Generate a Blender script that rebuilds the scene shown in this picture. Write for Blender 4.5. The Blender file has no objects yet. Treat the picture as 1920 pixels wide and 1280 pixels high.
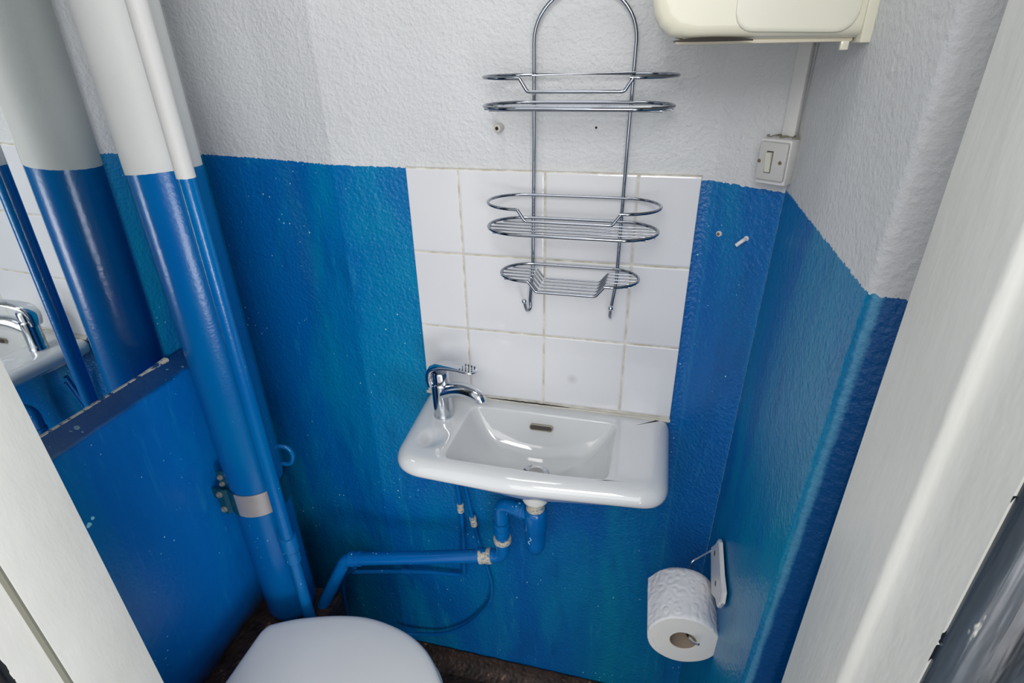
import bpy, bmesh, math
from mathutils import Vector, Matrix, noise

S = bpy.context.scene
COL = S.collection
ZO = 1.215          # tile-row datum above the floor
PI = math.pi

# ------------------------------------------------------------------ object helpers
def vis(o, label=None, cat=None, group=None, kind=None):
    if label: o['label'] = label
    if cat: o['category'] = cat
    if group: o['group'] = group
    if kind: o['kind'] = kind
    return o

def thing(name, label, cat, loc, group=None):
    o = bpy.data.objects.new(name, None)
    o.empty_display_size = .03
    COL.objects.link(o)
    o.location = (loc[0], loc[1], loc[2] + ZO)
    return vis(o, label, cat, group)

def wloc(o):
    v = Vector((0, 0, 0))
    while o is not None:
        v += Vector(o.location); o = o.parent
    return v

def obj(name, bm, mat, parent=None, smooth=True, angle=40, label=None):
    """bm is in room coordinates (z measured from the tile datum)."""
    bmesh.ops.remove_doubles(bm, verts=bm.verts, dist=1e-6)
    bmesh.ops.recalc_face_normals(bm, faces=bm.faces)
    lo = Vector((1e9,)*3); hi = Vector((-1e9,)*3)
    for v in bm.verts:
        for k in range(3):
            lo[k] = min(lo[k], v.co[k]); hi[k] = max(hi[k], v.co[k])
    base = Vector(((lo.x+hi.x)/2, (lo.y+hi.y)/2, lo.z))
    bmesh.ops.translate(bm, verts=bm.verts, vec=-base)
    me = bpy.data.meshes.new(name)
    bm.to_mesh(me); bm.free()
    o = bpy.data.objects.new(name, me)
    COL.objects.link(o)
    w = base + Vector((0, 0, ZO))
    if parent is not None:
        o.parent = parent
        w = w - wloc(parent)
    o.location = w
    me.materials.append(mat)
    if smooth:
        for p in me.polygons: p.use_smooth = True
        try:
            me.set_sharp_from_angle(angle=math.radians(angle))
        except Exception:
            pass
    if label: o['label'] = label
    return o

def struct(name, bm, mat, **k):
    return vis(obj(name, bm, mat, **k), kind='structure')

# ------------------------------------------------------------------ mesh helpers
def box(bm, x0, x1, y0, y1, z0, z1, bevel=0, seg=2, M=None):
    vs = [bm.verts.new((x, y, z)) for x in (x0, x1) for y in (y0, y1) for z in (z0, z1)]
    fs = [(0,1,3,2), (4,6,7,5), (0,4,5,1), (2,3,7,6), (0,2,6,4), (1,5,7,3)]
    faces = [bm.faces.new([vs[i] for i in f]) for f in fs]
    new = vs
    if bevel:
        es = list({e for f in faces for e in f.edges})
        r = bmesh.ops.bevel(bm, geom=es, offset=bevel, segments=seg, affect='EDGES', profile=.5)
        new = list({v for f in r['faces'] for v in f.verts} | {v for v in vs if v.is_valid})
    if M is not None:
        bmesh.ops.transform(bm, matrix=M, verts=[v for v in new if v.is_valid])
    return bm

def loft(bm, rings, caps=(True, True), closed=True):
    R = [[bm.verts.new(p) for p in r] for r in rings]
    n = len(R[0])
    for a, b in zip(R, R[1:]):
        for i in range(n if closed else n-1):
            j = (i+1) % n
            try: bm.faces.new((a[i], a[j], b[j], b[i]))
            except ValueError: pass
    if caps[0]: bm.faces.new(R[0])
    if caps[1]: bm.faces.new(R[-1])
    return R

def smooth_path(pts, sub=6, closed=False):
    P = [Vector(p) for p in pts]; out = []
    n = len(P)
    rng = range(n if closed else n-1)
    for i in rng:
        g = (lambda k: P[k % n]) if closed else (lambda k: P[max(0, min(n-1, k))])
        a, b, c, d = g(i-1), g(i), g(i+1), g(i+2)
        for s in range(sub):
            t = s/sub
            out.append(.5*((2*b)+(-a+c)*t+(2*a-5*b+4*c-d)*t*t+(-a+3*b-3*c+d)*t**3))
    if not closed: out.append(P[-1])
    return out

def fillet(pts, r, n=6, closed=False, force=False):
    """round the corners of a 3-D polyline; r a number or a list per corner"""
    P = [Vector(p) for p in pts]; out = []
    N = len(P)
    for i, p in enumerate(P):
        if not closed and i in (0, N-1):
            out.append(p); continue
        rr = r[i] if isinstance(r, (list, tuple)) else r
        a = P[i-1]-p; b = P[(i+1) % N]-p
        la, lb = a.length, b.length
        a.normalize(); b.normalize()
        ang = a.angle(b)
        if not force and (rr <= 0 or ang > PI-.01):
            out.append(p); continue
        t = min(max(rr/max(1e-6, math.tan(ang/2)), 1e-3 if force else 0), la*.49, lb*.49)
        p0, p1 = p+a*t, p+b*t
        for k in range(n+1):
            s = k/n
            out.append((1-s)**2*p0+2*s*(1-s)*p+s*s*p1)
    return out

def sweep(bm, path, rad, n=12, caps=(True, True), closed=False, flat=None, up=None):
    """round tube along a path; rad number or list; flat = (list) ratio of second axis"""
    P = [Vector(p) for p in path]; N = len(P)
    T = []
    for i in range(N):
        if closed: t = P[(i+1) % N]-P[i-1]
        else: t = P[min(N-1, i+1)]-P[max(0, i-1)]
        T.append(t.normalized())
    u = Vector(up) if up else (Vector((0, 0, 1)) if abs(T[0].z) < .9 else Vector((1, 0, 0)))
    u = (u-T[0]*u.dot(T[0])).normalized()
    rings = []
    for i in range(N):
        u = (u-T[i]*u.dot(T[i]))
        u.normalize()
        v = T[i].cross(u)
        r = rad[i] if isinstance(rad, (list, tuple)) else rad
        f = flat[i] if isinstance(flat, (list, tuple)) else (flat or 1)
        rings.append([P[i]+v*(r*math.cos(2*PI*k/n))+u*(r*f*math.sin(2*PI*k/n)) for k in range(n)])
    if closed:
        rings.append(rings[0])
        loft(bm, rings, (False, False))
    else:
        loft(bm, rings, caps)
    return bm

def lathe(bm, prof, c=(0, 0, 0), n=32, axis=(0, 0, 1), caps=(True, True)):
    """prof = [(r, h)] along axis from c"""
    q = Vector((0, 0, 1)).rotation_difference(Vector(axis)).to_matrix()
    c = Vector(c)
    rings = [[c+q@Vector((max(r, 1e-5)*math.cos(2*PI*k/n), max(r, 1e-5)*math.sin(2*PI*k/n), h)) for k in range(n)] for r, h in prof]
    loft(bm, rings, caps)
    return bm

def sphere(bm, c, r, seg=14):
    bmesh.ops.create_uvsphere(bm, u_segments=seg, v_segments=seg//2+1, radius=r, matrix=Matrix.Translation(c))
    return bm

def prism(bm, outline, z0, z1):
    loft(bm, [[(x, y, z0) for x, y in outline], [(x, y, z1) for x, y in outline]])
    return bm

def B(): return bmesh.new()

# ------------------------------------------------------------------ materials
def srgb(r, g, b):
    f = lambda c: (c/255/12.92) if c/255 <= .04045 else ((c/255+.055)/1.055)**2.4
    return (f(r), f(g), f(b), 1)

class NT:
    def __init__(s, name):
        s.m = bpy.data.materials.new(name); s.m.use_nodes = True
        s.t = s.m.node_tree; s.t.nodes.clear()
        s.out = s.n('ShaderNodeOutputMaterial'); s.b = s.n('ShaderNodeBsdfPrincipled')
        s.t.links.new(s.b.outputs[0], s.out.inputs[0])
    def n(s, k, **kw):
        x = s.t.nodes.new(k)
        for a, v in kw.items(): setattr(x, a, v)
        return x
    def put(s, inp, v):
        if isinstance(v, bpy.types.NodeSocket): s.t.links.new(v, inp)
        else: inp.default_value = v
    def math(s, op, a, b=0, c=None, clamp=False):
        x = s.n('ShaderNodeMath', operation=op, use_clamp=clamp)
        s.put(x.inputs[0], a); s.put(x.inputs[1], b)
        if c is not None: s.put(x.inputs[2], c)
        return x.outputs[0]
    def pos(s):
        if not hasattr(s, '_p'):
            g = s.n('ShaderNodeNewGeometry'); x = s.n('ShaderNodeSeparateXYZ')
            s.t.links.new(g.outputs['Position'], x.inputs[0])
            s._p = g.outputs['Position']; s._x = x.outputs
            s.nrm = g.outputs['Normal']
        return s._p
    def xyz(s): s.pos(); return s._x
    def scaled(s, v):
        x = s.n('ShaderNodeVectorMath', operation='MULTIPLY')
        s.t.links.new(s.pos(), x.inputs[0]); x.inputs[1].default_value = v
        return x.outputs[0]
    def noise(s, scale, detail=2, rough=.5, stretch=None, dist=0):
        x = s.n('ShaderNodeTexNoise')
        s.t.links.new(s.scaled(stretch) if stretch else s.pos(), x.inputs['Vector'])
        x.inputs['Scale'].default_value = scale; x.inputs['Detail'].default_value = detail
        x.inputs['Roughness'].default_value = rough; x.inputs['Distortion'].default_value = dist
        return x.outputs[0]
    def voro(s, scale, feature='F1', stretch=None):
        x = s.n('ShaderNodeTexVoronoi', feature=feature)
        s.t.links.new(s.scaled(stretch) if stretch else s.pos(), x.inputs['Vector'])
        x.inputs['Scale'].default_value = scale
        return x.outputs['Distance']
    def ramp(s, v, a, b, lo=0., hi=1.):
        x = s.n('ShaderNodeMapRange'); x.clamp = True
        s.put(x.inputs[0], v)
        x.inputs[1].default_value = a; x.inputs[2].default_value = b
        x.inputs[3].default_value = lo; x.inputs[4].default_value = hi
        return x.outputs[0]
    def mix(s, f, a, b):
        x = s.n('ShaderNodeMix', data_type='RGBA')
        s.put(x.inputs[0], f); s.put(x.inputs[6], a); s.put(x.inputs[7], b)
        return x.outputs[2]
    def bump(s, h, dist=.002, strength=1., normal=None):
        x = s.n('ShaderNodeBump')
        s.put(x.inputs['Height'], h); x.inputs['Distance'].default_value = dist; x.inputs['Strength'].default_value = strength
        if normal is not None: s.t.links.new(normal, x.inputs['Normal'])
        return x.outputs[0]
    def set(s, **k):
        names = dict(color='Base Color', rough='Roughness', metal='Metallic', normal='Normal', spec='Specular IOR Level', coat='Coat Weight', coatr='Coat Roughness', emis='Emission Color', emiss='Emission Strength', trans='Transmission Weight')
        for a, v in k.items(): s.put(s.b.inputs[names[a]], v)
        return s.m

BLUE1 = srgb(0, 94, 166); BLUE2 = srgb(0, 130, 170); BLUE3 = srgb(0, 70, 128)
WHITE = srgb(208, 210, 212)
SPECK = srgb(150, 205, 220)

def blue_color(t, chips=1.0, var=1.0, spots=(), teal=0., extra=None):
    n1 = t.noise(3.2, 3, .6, (1.6, 1.6, .5), .6)
    c = t.mix(t.ramp(n1, .42-teal, .72-teal, 0, var), BLUE1, BLUE2)
    n2 = t.noise(9, 4, .6, (2, 2, .45))
    c = t.mix(t.ramp(n2, .54, .8, 0, .55*var), c, BLUE3)
    # thin vertical scuffs
    n3 = t.noise(30, 3, .7, (2.2, 2.2, .25))
    c = t.mix(t.ramp(n3, .60, .8, 0, .45*var), c, srgb(40, 150, 190))
    n4 = t.noise(110, 3, .7, (1.6, 1.6, .5))
    c = t.mix(t.math('MULTIPLY', t.ramp(n4, .66, .76, 0, .55), t.ramp(n2, .42, .6)), c, srgb(70, 165, 200))
    if chips:
        v = t.voro(64)
        gate = t.noise(7, 2, .6)
        size = t.ramp(gate, .45, .75, 0, .16*chips)
        if extra is not None: size = t.math('ADD', size, extra(t))
        m = t.math('LESS_THAN', t.math('ADD', v, t.math('MULTIPLY', t.math('SUBTRACT', t.noise(300, 2), .5), .12)), size)
        c = t.mix(m, c, SPECK)
    for (x, y, z, r, sx, col) in spots:
        d = t.n('ShaderNodeVectorMath', operation='DISTANCE')
        wob = t.n('ShaderNodeVectorMath', operation='MULTIPLY_ADD')
        nn = t.n('ShaderNodeTexNoise'); nn.inputs['Scale'].default_value = 90
        t.t.links.new(t.pos(), nn.inputs['Vector'])
        t.t.links.new(nn.outputs[1], wob.inputs[0]); wob.inputs[1].default_value = (r*1.6,)*3
        t.t.links.new(t.pos(), wob.inputs[2])
        t.t.links.new(wob.outputs[0], d.inputs[0]); d.inputs[1].default_value = (x+r*.8, y+r*.8, z+ZO+r*.8)
        c = t.mix(t.math('LESS_THAN', d.outputs['Value'], r), c, col)
    return c

def two_tone(name, zc, slope_x=0., x0=0., slope_y=0., y0=0., jag=.004, chips=1., relief=1., var=1., spots=(), rough=.3, white=WHITE, teal=0., extra=None, wear_highlight=None, deep=False):
    t = NT(name); x, y, z = t.xyz()
    line = t.math('MULTIPLY_ADD', t.math('SUBTRACT', x, x0), slope_x, zc+ZO)
    line = t.math('ADD', line, t.math('MULTIPLY', t.math('SUBTRACT', y, y0), slope_y))
    j = t.math('MULTIPLY', t.math('SUBTRACT', t.noise(160, 3, .7), .5), jag*2)
    line = t.math('ADD', line, j)
    f = t.math('GREATER_THAN', z, line)
    bc = blue_color(t, chips, var, spots, teal, extra)
    if wear_highlight:
        # rubbed arris and painted-in corner highlight: a line in the x or y / z plane from (a0, z0) to (a1, z1)
        for ax, a0, z0, a1, z1, wd, amt, col in wear_highlight:
            src = x if ax == 'x' else y
            yc = t.math('MULTIPLY_ADD', t.math('SUBTRACT', z, z0+ZO), (a1-a0)/(z1-z0), a0)
            d = t.math('ABSOLUTE', t.math('SUBTRACT', src, yc))
            d = t.math('ADD', d, t.math('MULTIPLY', t.math('SUBTRACT', t.noise(60, 4, .7, (1, 1, .4)), .5), wd*1.6))
            if deep:
                bc = t.mix(t.ramp(t.math('SUBTRACT', src, yc), -.003, .003, .92, 0), bc, srgb(0, 76, 142))
            bc = t.mix(t.ramp(d, wd*.3, wd, amt, 0), bc, col)
    wn = t.noise(5, 3, .6)
    wc = t.mix(t.ramp(wn, .35, .7), white, tuple(c*.93 for c in white[:3])+(1,))
    c = t.mix(f, bc, wc)
    r = t.math('MULTIPLY_ADD', f, .32, rough)
    h1 = t.noise(150, 3, .55); h2 = t.noise(55, 2, .5)
    h = t.math('MULTIPLY_ADD', t.ramp(h1, .35, .75), .6, t.math('MULTIPLY', h2, .9))
    nb = t.bump(h, .0022*relief, .8)
    t.set(color=c, rough=r, normal=nb, spec=.45)
    return t.m

M_BACK = two_tone('back_wall_paint', .150, slope_x=-.012, x0=-.23, relief=1., rough=.26, var=.95, wear_highlight=(('x', .493, -1.215, .512, 1.085, .006, .3, srgb(20, 130, 185)), ('x', .418, -1.215, .416, 1.085, .004, .3, srgb(30, 130, 180))),  # corner crease highlight is painted into the blue as a pale line
    spots=((.4995, -.058, .118, .0022, 0, srgb(190, 205, 215)), (.497, -.056, .126, .002, 0, srgb(190, 205, 215)), (.497, -.056, .098, .0018, 0, srgb(150, 190, 210))))
M_RIGHT = two_tone('right_wall_paint', .146, relief=.6, rough=.29, jag=.005, chips=.6, var=1., teal=.12, deep=True,
    wear_highlight=(('y', -.388, -1.215, -.478, 1.085, .0025, .5, srgb(110, 180, 215)),))
M_LEFT = two_tone('left_wall_paint', .192, slope_y=-.18, y0=-.17, relief=1., rough=.35, teal=.2)
M_PIPE = two_tone('pipe_paint', .171, slope_x=.08, x0=-.42, slope_y=-.03, y0=-.2, jag=.0012, chips=.5, relief=.12, var=.35, rough=.22, white=srgb(214, 216, 214))
M_SLIM = two_tone('slim_pipe_paint', .168, jag=.0012, chips=1.3, relief=.12, var=.3, rough=.2, white=srgb(214, 214, 212))

def blue_only(name, chips=1., relief=.3, var=.6, rough=.25, spots=(), dirty=None, extra=None, light_gain=1, top=None):
    t = NT(name)
    c = blue_color(t, chips, var, spots, 0, extra)
    if light_gain != 1:
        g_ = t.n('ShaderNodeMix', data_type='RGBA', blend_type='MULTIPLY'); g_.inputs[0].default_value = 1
        t.put(g_.inputs[6], c); g_.inputs[7].default_value = (light_gain, light_gain, light_gain, 1); c = g_.outputs[2]
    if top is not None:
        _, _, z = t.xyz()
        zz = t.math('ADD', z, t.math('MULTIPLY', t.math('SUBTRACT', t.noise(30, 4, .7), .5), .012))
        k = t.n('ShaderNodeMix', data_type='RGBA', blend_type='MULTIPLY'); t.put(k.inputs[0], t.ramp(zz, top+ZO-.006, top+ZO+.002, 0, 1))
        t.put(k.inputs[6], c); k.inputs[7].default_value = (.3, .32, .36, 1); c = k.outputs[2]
    if dirty is not None:
        z0, z1 = dirty
        _, _, z = t.xyz()
        zz = t.math('ADD', z, t.math('MULTIPLY', t.math('SUBTRACT', t.noise(18, 3), .5), .05))
        c = t.mix(t.ramp(zz, z0+ZO, z1+ZO, 1, 0), c, srgb(48, 44, 46))
    h = t.math('MULTIPLY_ADD', t.noise(150, 3, .55), .5, t.noise(55, 2, .5))
    return t.set(color=c, rough=rough, normal=t.bump(h, .002*relief, .8), spec=.5)
def ledge_chips(t):
    x, y, z = t.xyz()
    a = t.ramp(z, ZO-.212, ZO-.197)
    return t.math('MULTIPLY', a, t.ramp(t.noise(16, 3, .7), .46, .66, 0, .42))
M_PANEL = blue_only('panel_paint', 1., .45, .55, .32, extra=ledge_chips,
    
    spots=((-.512, -.443, -.342, .0045, 0, srgb(150, 215, 235)), (-.512, -.433, -.336, .003, 0, srgb(150, 215, 235)), (-.512, -.35, -.18, .003, 0, srgb(170, 200, 225)), (-.512, -.39, -.185, .0035, 0, srgb(170, 200, 225)), (-.512, -.21, -.18, .002, 0, srgb(170, 200, 225))),
    dirty=(-.865, -.82), light_gain=1.45, top=-.203)  # same blue paint, brightened in the colour to stand in for missing light
M_BLUE = blue_only('blue_fitting_paint', 1., .12, .3, .2)
M_BLUEW = blue_only('worn_blue_paint', 2.2, .25, .4, .3)

def plain(name, col, rough=.4, metal=0., bump=0., bscale=80, spec=.5, coat=0., var=0.):
    t = NT(name)
    c = col
    if var: c = t.mix(t.ramp(t.noise(14, 3, .6), .3, .7), col, tuple(v*(1-var) for v in col[:3])+(1,))
    k = dict(color=c, rough=rough, metal=metal, spec=spec, coat=coat)
    if bump: k['normal'] = t.bump(t.noise(bscale, 3), bump, .7)
    return t.set(**k)

def chrome_mat():
    t = NT('chrome')
    r = t.ramp(t.noise(60, 3), .4, .75, .06, .16)
    return t.set(color=srgb(205, 210, 216), metal=1., rough=r)
M_CHROME = chrome_mat()
M_WIRE = plain('chrome_wire', srgb(152, 157, 166), .1, 1.)
M_STEEL = plain('brushed_steel', srgb(196, 190, 188), .4, .45, .0004, 300, var=.2)
M_CERAMIC = plain('sink_ceramic', srgb(212, 214, 215), .08, 0, .0003, 12, .6, .4)
M_DARK = plain('dark_hole', srgb(60, 54, 48), .6)
M_JAMB = None
M_LID = plain('toilet_plastic', srgb(226, 227, 226), .3, 0, .0002, 30, .5)
M_CREAM = plain('cream_plastic', srgb(216, 213, 194), .22, 0, .0002, 30, .5, .3)
M_CREAM2 = plain('cream_panel', srgb(210, 209, 194), .3, 0, .0003, 40)
M_SWITCH = plain('switch_plastic', srgb(186, 186, 184), .4)
M_SWITCHW = plain('painted_box', srgb(214, 214, 212), .5, 0, .001, 90, var=.08)
M_SLOT = plain('black_gap', srgb(18, 17, 16), .8)
M_SCREW = plain('screw_brass', srgb(120, 108, 88), .45, .6)
M_CARD = plain('cardboard', srgb(166, 150, 134), .9, 0, .0006, 150, .2, var=.1)
M_TRAPW = plain('trap_white_plastic', srgb(220, 220, 216), .35)
def worn_mat():
    t = NT('worn_paint_thread')
    n = t.noise(120, 4, .7, (1, 1, 2.2))
    c = t.mix(t.ramp(n, .40, .47), srgb(40, 130, 175), srgb(196, 186, 168))
    c = t.mix(t.ramp(t.noise(210, 3, .7), .55, .7), c, srgb(130, 112, 92))
    return t.set(color=c, rough=.6, normal=t.bump(n, .002, .7))
M_RUST = worn_mat()
M_WHITEM = plain('white_enamel_metal', srgb(222, 222, 222), .3, 0, .0003, 60, var=.04)
M_SEAL = plain('silicone_sealant', srgb(205, 202, 190), .5, 0, .001, 120, var=.25)
M_CEIL = plain('ceiling_paint', srgb(225, 225, 222), .8)
M_MIRROR = plain('mirror_silver', (.93, .96, .96, 1), .015, 1.)
M_GLASSEDGE = plain('mirror_edge', srgb(70, 110, 110), .2)

def tile_mat():
    t = NT('white_tiles'); x, y, z = t.xyz()
    def line(v, off, p=.15):
        w = t.math('PINGPONG', t.math('ADD', v, off), p/2)
        return w
    # distance to nearest joint: joints at x=0,.15,.30 and datum z=0,-.15 (x shifted to stay positive)
    wob = t.math('MULTIPLY', t.math('SUBTRACT', t.noise(60, 2), .5), .0012)
    dx = t.math('ADD', line(x, .15*4), wob); dz = t.math('ADD', line(z, .15*8-ZO+.15), wob)
    d = t.math('MINIMUM', dx, dz)
    m = t.ramp(d, .0013, .0022, 1, 0)
    g = t.mix(t.ramp(t.noise(50, 3), .35, .65), srgb(220, 216, 205), srgb(186, 178, 160))
    w = t.mix(t.ramp(t.noise(4, 2), .3, .7), srgb(221, 222, 224), srgb(214, 215, 219))
    # small grey smudge over the basin
    dd = t.n('ShaderNodeVectorMath', operation='DISTANCE'); t.t.links.new(t.pos(), dd.inputs[0]); dd.inputs[1].default_value = (.206, 0, -.238+ZO)
    w = t.mix(t.ramp(dd.outputs['Value'], .0, .013, .35, 0), w, srgb(130, 130, 135))
    c = t.mix(m, w, g)
    h = t.ramp(d, .001, .004)
    t.set(color=c, rough=t.ramp(m, 0, 1, .12, .8), normal=t.bump(h, .0012, .8), spec=.5)
    return t.m
M_TILE = tile_mat()

def paper_mat():
    t = NT('embossed_tissue')
    x = t.n('ShaderNodeTexVoronoi', feature='SMOOTH_F1'); t.t.links.new(t.pos(), x.inputs['Vector']); x.inputs['Scale'].default_value = 72
    ring = t.math('SINE', t.math('MULTIPLY', x.outputs['Distance'], 11))
    n = t.noise(220, 2)
    h = t.math('MULTIPLY_ADD', ring, .5, t.math('MULTIPLY', n, .25))
    return t.set(color=srgb(226, 226, 228), rough=.95, normal=t.bump(h, .0011, .8), spec=.1)
M_PAPER = paper_mat()
def paper_end():
    t = NT('tissue_end'); x, y, z = t.xyz()
    r = t.math('SQRT', t.math('ADD', t.math('POWER', t.math('SUBTRACT', x, .446), 2), t.math('POWER', t.math('SUBTRACT', z, -.572+ZO), 2)))
    s = t.math('SINE', t.math('MULTIPLY', t.math('MULTIPLY_ADD', t.noise(20, 2), .003, r), 2600))
    return t.set(color=srgb(228, 226, 222), rough=.95, normal=t.bump(s, .0004, .4), spec=.1)

def jamb_mat():
    t = NT('worn_white_gloss'); x, y, z = t.xyz()
    n = t.noise(40, 4, .7, (1, 1, .35))
    # the black outside paint laps raggedly over the outer edge
    edge = t.math('ADD', y, t.math('MULTIPLY', t.math('SUBTRACT', n, .5), .012))
    f = t.math('LESS_THAN', edge, -.7115)
    c = t.mix(t.ramp(t.noise(6, 3), .3, .75), srgb(203, 204, 200), srgb(192, 193, 188))
    v = t.math('LESS_THAN', t.noise(45, 3, .7, (1, 1, .6)), .235)
    c = t.mix(v, c, srgb(105, 105, 100))
    c = t.mix(f, c, srgb(26, 30, 34))
    h = t.math('MULTIPLY_ADD', t.noise(60, 3, .6, (1, 1, .3)), 1., t.math('MULTIPLY', f, .6))
    return t.set(color=c, rough=.32, normal=t.bump(h, .0012, .6), spec=.5)
M_JAMB = jamb_mat()

def black_mat():
    t = NT('scuffed_black_paint')
    n = t.noise(22, 4, .6, (1.5, 1.5, .16), .3)
    c = t.mix(t.ramp(n, .45, .72), srgb(20, 22, 26), srgb(52, 62, 72))
    c = t.mix(t.ramp(t.noise(55, 4, .7, (1, 1, .3)), .66, .72), c, srgb(160, 158, 150))
    return t.set(color=c, rough=.35, normal=t.bump(n, .006, .8))
M_BLACK = black_mat()

def floor_mat(name='worn_lino'):
    t = NT(name)
    v = t.voro(75)
    n = t.noise(26, 4, .65)
    c = t.mix(t.ramp(n, .3, .62), srgb(26, 23, 23), srgb(62, 48, 42))
    c = t.mix(t.ramp(t.noise(30, 4, .75), .62, .68), c, srgb(150, 118, 96))
    c = t.mix(t.math('LESS_THAN', t.noise(90, 2, .6), .2), c, srgb(190, 175, 160))
    h = t.math('ADD', t.ramp(v, .0, .6, 1, 0), t.math('MULTIPLY', n, .6))
    return t.set(color=c, rough=.55, spec=.3, normal=t.bump(h, .003, .7))
M_FLOOR = floor_mat()

# ------------------------------------------------------------------ camera
cam_d = bpy.data.cameras.new('camera'); cam = bpy.data.objects.new('camera', cam_d); COL.objects.link(cam)
cam.location = (.3288, -.9266, .3327+ZO)
cam.rotation_euler = (1.08813743, .0195069, .24382182)
cam_d.sensor_fit = 'HORIZONTAL'; cam_d.sensor_width = 36; cam_d.lens = 1058.88/1920*36
cam_d.clip_start = .01
S.camera = cam

# ------------------------------------------------------------------ room shell
ZB, ZT = -1.215, 1.085
def dense(P, step=.02):
    out = []
    for a, b in zip(P, P[1:]):
        n = max(1, int((b-a).length/step))
        out += [a.lerp(b, k/n) for k in range(n)]
    return out+[P[-1]]

def wall_sheet(name, bottom, top, mat, r, thick, nz=24):
    lo = fillet([(x, y, 0) for x, y in bottom], r, 8, force=True)
    hi = fillet([(x, y, 0) for x, y in top], r, 8, force=True)
    assert len(lo) == len(hi)
    # support points close to every arc so that flat runs stay flat
    def dens(L):
        out = []
        for i in range(len(L)-1):
            out.append(L[i])
            for s in (.06, .5, .94):
                out.append(L[i].lerp(L[i+1], s))
        out.append(L[-1]); return out
    lo, hi = dens(lo), dens(hi)
    bm = B(); rows = []
    def off(L):
        o = []
        for i in range(len(L)):
            t = (L[min(i+1, len(L)-1)]-L[max(i-1, 0)]); t.normalize()
            o.append(L[i]+Vector((-t.y, t.x, 0))*thick)
        return o
    lo2, hi2 = off(lo), off(hi)
    for k in range(nz+1):
        s = k/nz; z = ZB+(ZT-ZB)*s
        ring = [a.lerp(b, s)+Vector((0, 0, z)) for a, b in zip(lo, hi)]
        back = [a.lerp(b, s)+Vector((0, 0, z)) for a, b in zip(lo2, hi2)]
        rows.append(ring+back[::-1])
    loft(bm, rows)
    return struct(name, bm, mat, angle=50)

wall_sheet('wall_back',
    [(-.60, .060), (-.44, .040), (-.365, .030), (-.246, .004), (-.11, .006), (.412, .006), (.430, -.004), (.488, -.044)],
    [(-.60, .060), (-.44, .040), (-.365, .030), (-.232, .004), (-.11, .006), (.408, .006), (.426, -.006), (.516, -.067)],
    M_BACK, [.03, .10, .05, .012, .02, .02, .02, .02], .05)
wall_sheet('wall_right',
    [(.4885, -.0435), (.492, -.070), (.494, -.385), (.520, -.400), (.575, -.402), (.58, -.61)],
    [(.5165, -.0665), (.514, -.090), (.514, -.475), (.545, -.486), (.595, -.488), (.60, -.61)],
    M_RIGHT, .012, .05)

bm = B(); box(bm, -.62, -.553, -.62, .06, ZB, ZT); struct('wall_left', bm, M_LEFT, smooth=False)
bm = B(); box(bm, -1.6, 1.6, -2.4, .3, ZB-.05, ZB); struct('floor', bm, M_FLOOR, smooth=False)
bm = B(); box(bm, -.62, .65, -.74, .12, ZT, ZT+.05); struct('ceiling', bm, M_CEIL, smooth=False)

# coved floor covering turned up at the foot of the back wall
bm = B()
rings = []
for k in range(41):
    x = -.33+.82*k/40
    w = .003*noise.noise(Vector((x*30, 0, 0)))
    rings.append([(x, .004, ZB), (x, .004, ZB+.048+w), (x, .0, ZB+.049+w), (x, -.006, ZB+.03), (x, -.018, ZB+.010), (x, -.04, ZB+.002), (x, -.04, ZB)])
loft(bm, rings)
struct('baseboard_back', bm, M_FLOOR)

# door surround
LH = .90
bm = B()
out_r = [(.468, -.600), (.468, -.669), (.4692, -.6725), (.4715, -.6740), (.4735, -.6765), (.4762, -.688), (.4785, -.700), (.4805, -.7105), (.535, -.7105), (.535, -.600)]
prism(bm, out_r, ZB, LH); struct('trim_1', bm, M_JAMB, smooth=True, angle=60)
bm = B()
out_l = [(-.2455, -.600), (-.2455, -.678), (-.247, -.6795), (-.2565, -.6795), (-.2575, -.681), (-.2575, -.711), (-.261, -.715), (-.33, -.715), (-.33, -.600)]
prism(bm, out_l, ZB, LH); struct('trim_2', bm, M_JAMB, smooth=True, angle=60)
bm = B()
prism(bm, [(-.2463, -.6785), (-.2463, -.6812), (-.2568, -.6812), (-.2568, -.6785)], ZB, LH)
struct('trim_6', bm, plain('grey_jamb_strip', srgb(118, 119, 106), .7), smooth=False)  # thin grey strip laid over the step of the left jamb
bm = B(); box(bm, -.33, .535, -.7105, -.600, LH, LH+.06); struct('trim_3', bm, M_JAMB, smooth=False)
# black outside face of the cabin round the doorway
bm = B()
box(bm, .535, 1.5, -.7105, -.602, ZB, ZT)
box(bm, -1.5, -.33, -.714, -.602, ZB, ZT)
box(bm, -.33, .535, -.7105, -.602, LH+.06, ZT)
struct('wall_front', bm, M_BLACK, smooth=False)
# black ribbed cover moulding at the outer edge of the right jamb
bm = B()
prism(bm, [(.4815, -.7105), (.4810, -.716), (.4850, -.7205), (.4930, -.7185), (.5005, -.7165), (.507, -.7195), (.516, -.723), (.527, -.7215), (.56, -.7215), (.56, -.7105)], ZB, LH)
struct('trim_4', bm, M_BLACK, angle=70)
bm = B()
prism(bm, [(-.2615, -.715), (-.261, -.719), (-.265, -.724), (-.275, -.722), (-.32, -.722), (-.32, -.715)], ZB, LH)
struct('trim_5', bm, M_BLACK, angle=70)

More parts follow.
